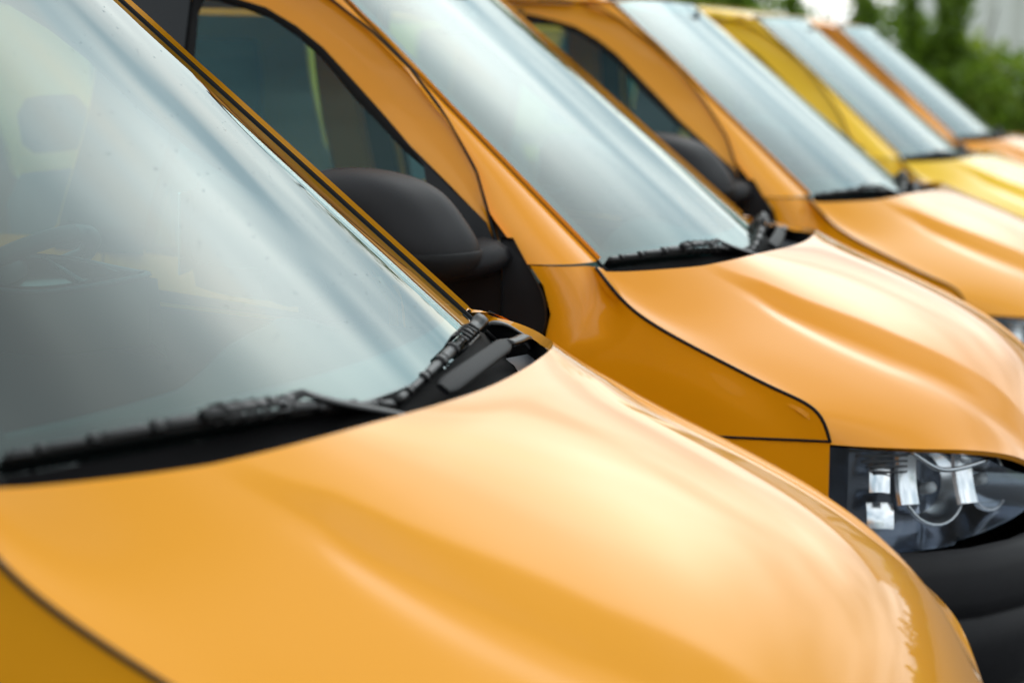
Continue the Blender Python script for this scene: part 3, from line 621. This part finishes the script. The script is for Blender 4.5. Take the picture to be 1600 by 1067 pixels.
def interior(van):
    d = MB(); g = []
    for y in np.linspace(-.80, .80, 40):
        yy = np.clip(y, -.69, .69); x0 = WS(yy, 1.155)-.02
        hump = .055*math.exp(-((y-.40)/.20)**4)
        prof = [(x0, 1.150), (x0-.12, 1.158), (x0-.26, 1.163+hump*.5), (x0-.38, 1.160+hump), (x0-.46, 1.135+hump*.6), (x0-.50, 1.06), (x0-.50, .80)]
        prof = curve(prof, 18); g.append([(p[0], y, p[1]) for p in prof])
    db = d.grid(np.array(g), flip=False).build('dashboard', M['dash'], van)
    # storage tray with pale rim on the dashboard top, vents along the glass
    TL = np.array([(-.938, .46, 1.275), (-.844, .45, 1.288), (-.69, .43, 1.296), (-.57, .39, 1.293), (-.469, .36, 1.289)]); BL = np.array([(-.863, .36, 1.242), (-.772, .35, 1.242), (-.683, .34, 1.245), (-.58, .345, 1.262), (-.475, .357, 1.286)])
    MB().skin(np.stack([curve(TL, 16), (curve(TL, 16)+curve(BL, 16))/2+np.array((0, .02, -.004)), curve(BL, 16)], 1), .01, gap=0).build('instrument_panel', M['gloss_black'], db)
    tr = MB(); loop = np.concatenate([curve(TL, 30), curve(BL, 30)[::-1]]); tr.tube(np.concatenate([loop, loop[:1]]), .0045, 6, cap=False)
    tr.tube(np.array([TL[2]*.7+TL[1]*.3, BL[3]]), .004, 6); tr.build('instrument_rim', M['cowl_plate'], db)
    bs = MB(); g = np.stack([curve(TL, 16)+np.array((0, .03, -.012)), curve(TL, 16)+np.array((0, .06, -.16)), curve(BL, 16)+np.array((0, .02, -.12)), curve(BL, 16)+np.array((0, .012, -.004))], 1); bs.grid(g); bs.build('instrument_hood', M['dash'], db)
    vt = MB()
    for k in range(26):
        y = -.45+.9*k/25; x = WS(y, 1.155)-.075; vt.box((x, y, 1.1565), (.03, .012, .006), None, .001)
    vt.build('defroster_vent', M['dark_trim'], db)['kind'] = 'stuff'
    # steering wheel
    c = np.array((-.83, .42, 1.235)); ax = np.array((-.55, 0, .83)); ax /= np.linalg.norm(ax); b = np.array((0, 1, 0)); a = np.cross(b, ax)
    th = np.linspace(0, 2*math.pi, 41); sw = MB().tube(np.array([c+.195*(math.cos(t)*a+math.sin(t)*b) for t in th]), .017, 10, cap=False, up=ax)
    s = sw.build('steering_wheel', M['dark_trim'], van)
    hb = MB().lathe([(.0001, .03), (.05, .028), (.075, .012), (.078, -.03), (.05, -.05)], c, ax, 18); hb.build('wheel_hub', M['dark_trim'], s)
    for q in (0, 2.2, -2.2): MB().tube(np.array([c+.06*(math.cos(q+math.pi)*a+math.sin(q)*b), c+.19*(math.cos(q+math.pi)*a+math.sin(q)*b)]), .014, 8, sy=.6).build('wheel_spoke', M['dark_trim'], s)
    # seats
    for y in (-.42, .42):
        st = MB(); 
        def cush(sections, n=20):
            G = []
            for (cx, cz, hw, th_, tilt) in sections:
                row = []
                for k in range(n):
                    q = 2*math.pi*k/n; u = math.copysign(abs(math.cos(q))**.5, math.cos(q))*hw; v = math.copysign(abs(math.sin(q))**.6, math.sin(q))*th_
                    row.append((cx+v*math.cos(tilt), y+u, cz+v*math.sin(tilt)))
                G.append(row)
            G = np.array(G); m = MB(); m.grid(np.concatenate([G, G[:, :1]], 1)); m.add(G[0], [tuple(range(n))]); m.add(G[-1], [tuple(range(n))[::-1]]); return m
        so = cush([(-1.60, .62, .22, .05, 1.5), (-1.58, .66, .25, .09, 1.5), (-1.35, .68, .26, .09, 1.5), (-1.15, .70, .25, .085, 1.4), (-1.10, .69, .21, .04, 1.3)]).build('seat', M['seat'], van)
        cush([(-1.50, .70, .22, .06, .2), (-1.53, .80, .25, .075, .2), (-1.60, 1.10, .26, .075, .2), (-1.65, 1.26, .23, .065, .2), (-1.67, 1.33, .16, .035, .2)]).build('backrest', M['seat'], so)
        cush([(-1.665, 1.385, .10, .03, .2), (-1.67, 1.41, .13, .05, .2), (-1.685, 1.49, .13, .052, .2), (-1.69, 1.53, .10, .03, .2)]).build('headrest', M['seat'], so)
    # cabin floor, bulkhead, headliner
    MB().box((-1.3, 0, .50), (2.2, 1.66, .03), None, .01).build('cabin_floor', M['dark_trim'], van)
    MB().box((-2.95, 0, 1.10), (.03, 1.40, 1.2), None, .01).build('bulkhead', M['dark_trim'], van)
    g = np.array([[(x, y, 1.86+.035*(1-(y/.62)**2)) for y in np.linspace(-.62, .62, 9)] for x in np.linspace(-2.0, -.95, 6)]); MB().grid(g, flip=True).build('headliner', M['headliner'], van)
    # rear-view mirror
    m = MB().box((-.66, 0, 1.76), (.03, .22, .065), Matrix.Rotation(rad(12), 3, 'Y'), .012); mm = m.build('rear_view_mirror', M['dark_trim'], van)
    MB().tube(np.array([(-.64, 0, 1.78), (-.65, 0, 1.86)]), .008, 6).build('mirror_stalk', M['dark_trim'], mm)
    # underbody
    MB().box((-1.55, 0, .36), (4.2, 1.45, .22), None, .03).build('underbody', M['rubber'], van)

def wheels(van):
    for x in (.17, -2.83):
        for sg in (-1, 1):
            c = (x, sg*.80, .335)
            o = MB().lathe([(.21, -.10), (.29, -.105), (.322, -.09), (.335, -.06), (.335, .06), (.322, .09), (.29, .105), (.21, .10)], c, (0, sg, 0), 36).build('wheel', M['tyre'], van)
            MB().lathe([(.212, .095), (.20, .085), (.185, .03), (.12, .045), (.075, .075), (.06, .078), (.0001, .08)], c, (0, sg, 0), 30).build('rim', M['steel'], o)
            MB().lathe([(.40, -.14), (.405, .06)], c, (0, sg, 0), 30).build('wheel_well', M['rubber'], van)

# ------------------------------------------------------------------ the row of vans
VANS = [(0, 0, 0, 'orange', 'nearest orange van, its windscreen spotted with rain drops'),
        (-.0807, 2.4137, 1.3221, 'deep_orange', 'deep orange van with its headlight showing behind the nearest bonnet'),
        (-.1024, 4.831, .1108, 'orange', 'orange van parked between the deep orange van and the yellow one'),
        (-.279, 7.7127, -.3626, 'yellow', 'bright yellow van, the only yellow one in the orange row'),
        (-.4108, 10.3776, .3701, 'deep_orange', 'farthest orange van, last in the row beside the green hedge')]
def van_root(i):
    x, y, a, p, lab = VANS[i]
    e = bpy.data.objects.new('van', None); COL.objects.link(e); e.location = (x, y, 0); e.rotation_euler = (0, 0, rad(a)); e.empty_display_size = .3
    e['label'] = lab; e['category'] = 'van'; e['group'] = 'vans parked in a row'
    return e
van0 = van_root(0); van0['wet'] = 1
make_van(van0, M['orange'])
del van0['wet']
def copy_tree(o, parent, mat):
    c = o.copy(); COL.objects.link(c); c.parent = parent
    if o.data and o.data.materials[0] == M['orange']:
        c.material_slots[0].link = 'OBJECT'; c.material_slots[0].material = mat
    for ch in o.children: copy_tree(ch, c, mat)
for i in range(1, 5):
    r = van_root(i)
    for ch in list(van0.children): copy_tree(ch, r, M[VANS[i][3]])

# ------------------------------------------------------------------ setting
def ground():
    m = pmat('worn_asphalt', (.055, .055, .056), .85, noise=(3, .25), bump=(300, .8))
    o = MB().add([(-1500, -1500, 0), (1500, -1500, 0), (1500, 1500, 0), (-1500, 1500, 0)], [(0, 1, 2, 3)], False).build('parking_lot', m); o['kind'] = 'structure'
    g = pmat('rough_grass', (.05, .09, .02), .9, noise=(2, .4), bump=(60, 1))
    o = MB().add([(-80, 15.5, .004), (80, 15.5, .004), (80, 40, .004), (-80, 40, .004)], [(0, 1, 2, 3)], False).build('grass_verge', g); o['kind'] = 'structure'
    wm = pmat('white_bay_paint', (.7, .7, .68), .7, noise=(30, .2))
    for k in range(6):
        y = [-1.25, 1.2, 3.62, 6.27, 9.05, 11.7][k]
        o = MB().add([(-3.9, y-.05, .005), (1.3, y-.05, .005), (1.3, y+.05, .005), (-3.9, y+.05, .005)], [(0, 1, 2, 3)], False).build('bay_marking', wm); o['kind'] = 'structure'
    k = MB().box((0, 15.4, .06), (160, .2, .12), None, .02).build('kerb', pmat('kerb_concrete', (.3, .3, .29), .8, noise=(10, .2))); k['kind'] = 'structure'
ground()
def leafmat(name, col):
    m = pmat(name, col, .55, noise=(6, .5)); b = m.node_tree.nodes['Principled BSDF']
    nt = m.node_tree; L = nt.links.new; tl = N(nt, 'ShaderNodeBsdfTranslucent'); tl.inputs[0].default_value = (col[0]*1.5, col[1]*1.5, col[2], 1)
    mx = N(nt, 'ShaderNodeMixShader'); mx.inputs[0].default_value = .55; L(b.outputs[0], mx.inputs[1]); L(tl.outputs[0], mx.inputs[2])
    L(mx.outputs[0], nt.nodes['Material Output'].inputs[0])
    return m
LEAF = [leafmat('dark_leaf', (.075, .140, .014)), leafmat('mid_leaf', (.15, .24, .028)), leafmat('light_leaf', (.28, .36, .06))]
BARK = pmat('bark', (.09, .065, .045), .9, noise=(20, .4))
def shrub(x, y, h, w, mat, label, tall=0.0, seed=0):
    r = np.random.default_rng(seed); n = int(3600*w*h/2)
    e = bpy.data.objects.new('shrub', None); COL.objects.link(e); e.location = (x, y, 0); e['label'] = label; e['category'] = 'shrub'; e['group'] = 'shrubs in the hedge behind the vans'
    st = MB(); V = []; F = []
    stems = []
    for k in range(9):
        a = r.random()*6.28; q = r.random()**.5*w*.42; top = np.array((q*math.cos(a)*1.1, q*math.sin(a)*.8, h*(.55+.45*r.random())))
        if tall and k < 4: top[2] = h*(1+tall*r.random())
        base = top*np.array((.25, .25, 0)); mid = (base+top)/2+r.normal(0, .08, 3); P3 = curve([base, mid, top], 8); stems.append(P3); st.tube(P3, np.linspace(.022, .006, 8), 5)
    lo = []
    for k in range(n):
        if tall and r.random() < .35:
            P3 = stems[r.integers(0, 4)]; t = r.random()**.7; p = np.array([np.interp(t, np.linspace(0, 1, 8), P3[:, q]) for q in range(3)])+r.normal(0, .10*(1.1-t)+.02, 3)
        else:
            d = r.normal(0, 1, 3); d /= np.linalg.norm(d); rr_ = (r.random()**.4); lump = 1+.22*math.sin(d[0]*5+seed)+.2*math.sin(d[2]*6+seed*2)
            p = np.array((d[0]*w*.55, d[1]*w*.45, h*.5+d[2]*h*.5))*np.array((rr_*lump, rr_*lump, 1)) + np.array((0, 0, -h*.5*0)); p[2] = h*.5+d[2]*h*.5*rr_*lump
        if p[2] < .03: continue
        s = .045+.05*r.random(); u = r.normal(0, 1, 3); u /= np.linalg.norm(u); v = np.cross(u, r.normal(0, 1, 3)); v /= np.linalg.norm(v)
        o = len(V); V += [p-u*s, p+v*s*.45, p+u*s, p-v*s*.45]; F.append((o, o+1, o+2, o+3))
    fo = MB().add(V, F, False).build('foliage', mat, e); st.build('stem', BARK, e)
places = []
rs = np.random.default_rng(3)
x = -15.0; k = 0
POS = ['thickset', 'rounded', 'ragged', 'loose', 'upright', 'spreading', 'tufted', 'lopsided']
while x < 9.5:
    w = 1.5+rs.random()*.9; h = 1.58+rs.random()*.2; y = 17.4+rs.random()*.5; tone = int(rs.integers(0, 3)) if x > -4 else int(rs.integers(1, 3)); tl = .7 if (x > -3.2 and rs.random() < .75) else .15
    if x < -2.9: h = 2.1+.3*rs.random()
    places.append((x+w/2, y, h, w, tone, tl)); x += w*.62
NTH = ['first', 'second', 'third', 'fourth', 'fifth', 'sixth', 'seventh', 'eighth', 'ninth', 'tenth', 'eleventh', 'twelfth', 'thirteenth', 'fourteenth', 'fifteenth', 'sixteenth', 'seventeenth', 'eighteenth', 'nineteenth', 'twentieth', 'twenty-first', 'twenty-second', 'twenty-third', 'twenty-fourth', 'twenty-fifth']
TONE = ['dark green', 'mid green', 'light green']
for k, (x, y, h, w, tone, tl) in enumerate(places):
    lab = f"{TONE[tone]} {POS[k%8]} shrub in the hedge, {NTH[k]} of its row from the far end"
    shrub(x, y, h, w, LEAF[tone], lab, tl, 100+k)
def building():
    e = bpy.data.objects.new('building', None); COL.objects.link(e); e.location = (.6, 27, 0); e['label'] = 'pale building with upright white cladding boards beyond the green hedge'; e['category'] = 'building'
    wm = pmat('pale_render', (.80, .80, .76), .8, noise=(3, .08)); bm = pmat('white_board', (.88, .88, .85), .6, noise=(12, .06)); rm = pmat('grey_roof', (.2, .2, .21), .7, noise=(5, .2)); gm = pmat('dark_window', (.03, .04, .05), .1)
    MB().box((0, 3, 2.1), (9, 6, 4.2), None, .03).build('wall', wm, e)
    MB().box((0, 2.9, 4.29), (9.5, 6.6, .16), None, .03).build('roof', rm, e)
    proto = None
    for i in range(24):
        xx = -4.4+i*.38
        if proto is None: proto = MB().box((0, -.03, 2.1), (.24, .05, 4.1), None, .008).build('board', bm, e); o = proto
        else: o = proto.copy(); COL.objects.link(o); o.parent = e
        o.location = (xx, 0, 0)
building()
def tree(x, y, h, mat, lab, seed):
    r = np.random.default_rng(seed); e = bpy.data.objects.new('tree', None); COL.objects.link(e); e.location = (x, y, 0); e['label'] = lab; e['category'] = 'tree'; e['group'] = 'trees beyond the hedge'
    t = MB(); t.tube(curve([(0, 0, 0), (.05, .03, h*.4), (-.03, .05, h*.85)], 10), np.linspace(.16, .04, 10), 8); V = []; F = []
    cl = []
    for k in range(16):
        a = r.random()*6.28; z = h*(.35+.6*r.random()); q = h*.28*r.random(); tip = np.array((q*math.cos(a), q*math.sin(a), z)); t.tube(curve([(0, 0, z*.7), tip*np.array((.5, .5, .9)), tip], 6), np.linspace(.05, .01, 6), 5); cl.append(tip)
    for k in range(5200):
        c = cl[r.integers(0, 16)]; p = c+r.normal(0, h*.075, 3); s = .06+.06*r.random(); u = r.normal(0, 1, 3); u /= np.linalg.norm(u); v = np.cross(u, r.normal(0, 1, 3)); v /= np.linalg.norm(v)
        o = len(V); V += [p-u*s, p+v*s*.5, p+u*s, p-v*s*.5]; F.append((o, o+1, o+2, o+3))
    MB().add(V, F, False).build('crown', mat, e); t.build('trunk', BARK, e)
tree(-4.9, 20.5, 5.2, LEAF[0], 'dark leafy tree left of the pale building, behind the farthest van roof', 5)

for k in range(9):  # out-of-view trees added to darken the van sides that face the camera
    tree(-20+5.2*k, -23-1.5*(k % 2), 7.2+.5*(k % 3), LEAF[k % 2], ['dark', 'mid green'][k % 2]+f' leafy tree, unseen, added across the lot to darken the near van sides, {NTH[k]} of its row', 40+k)
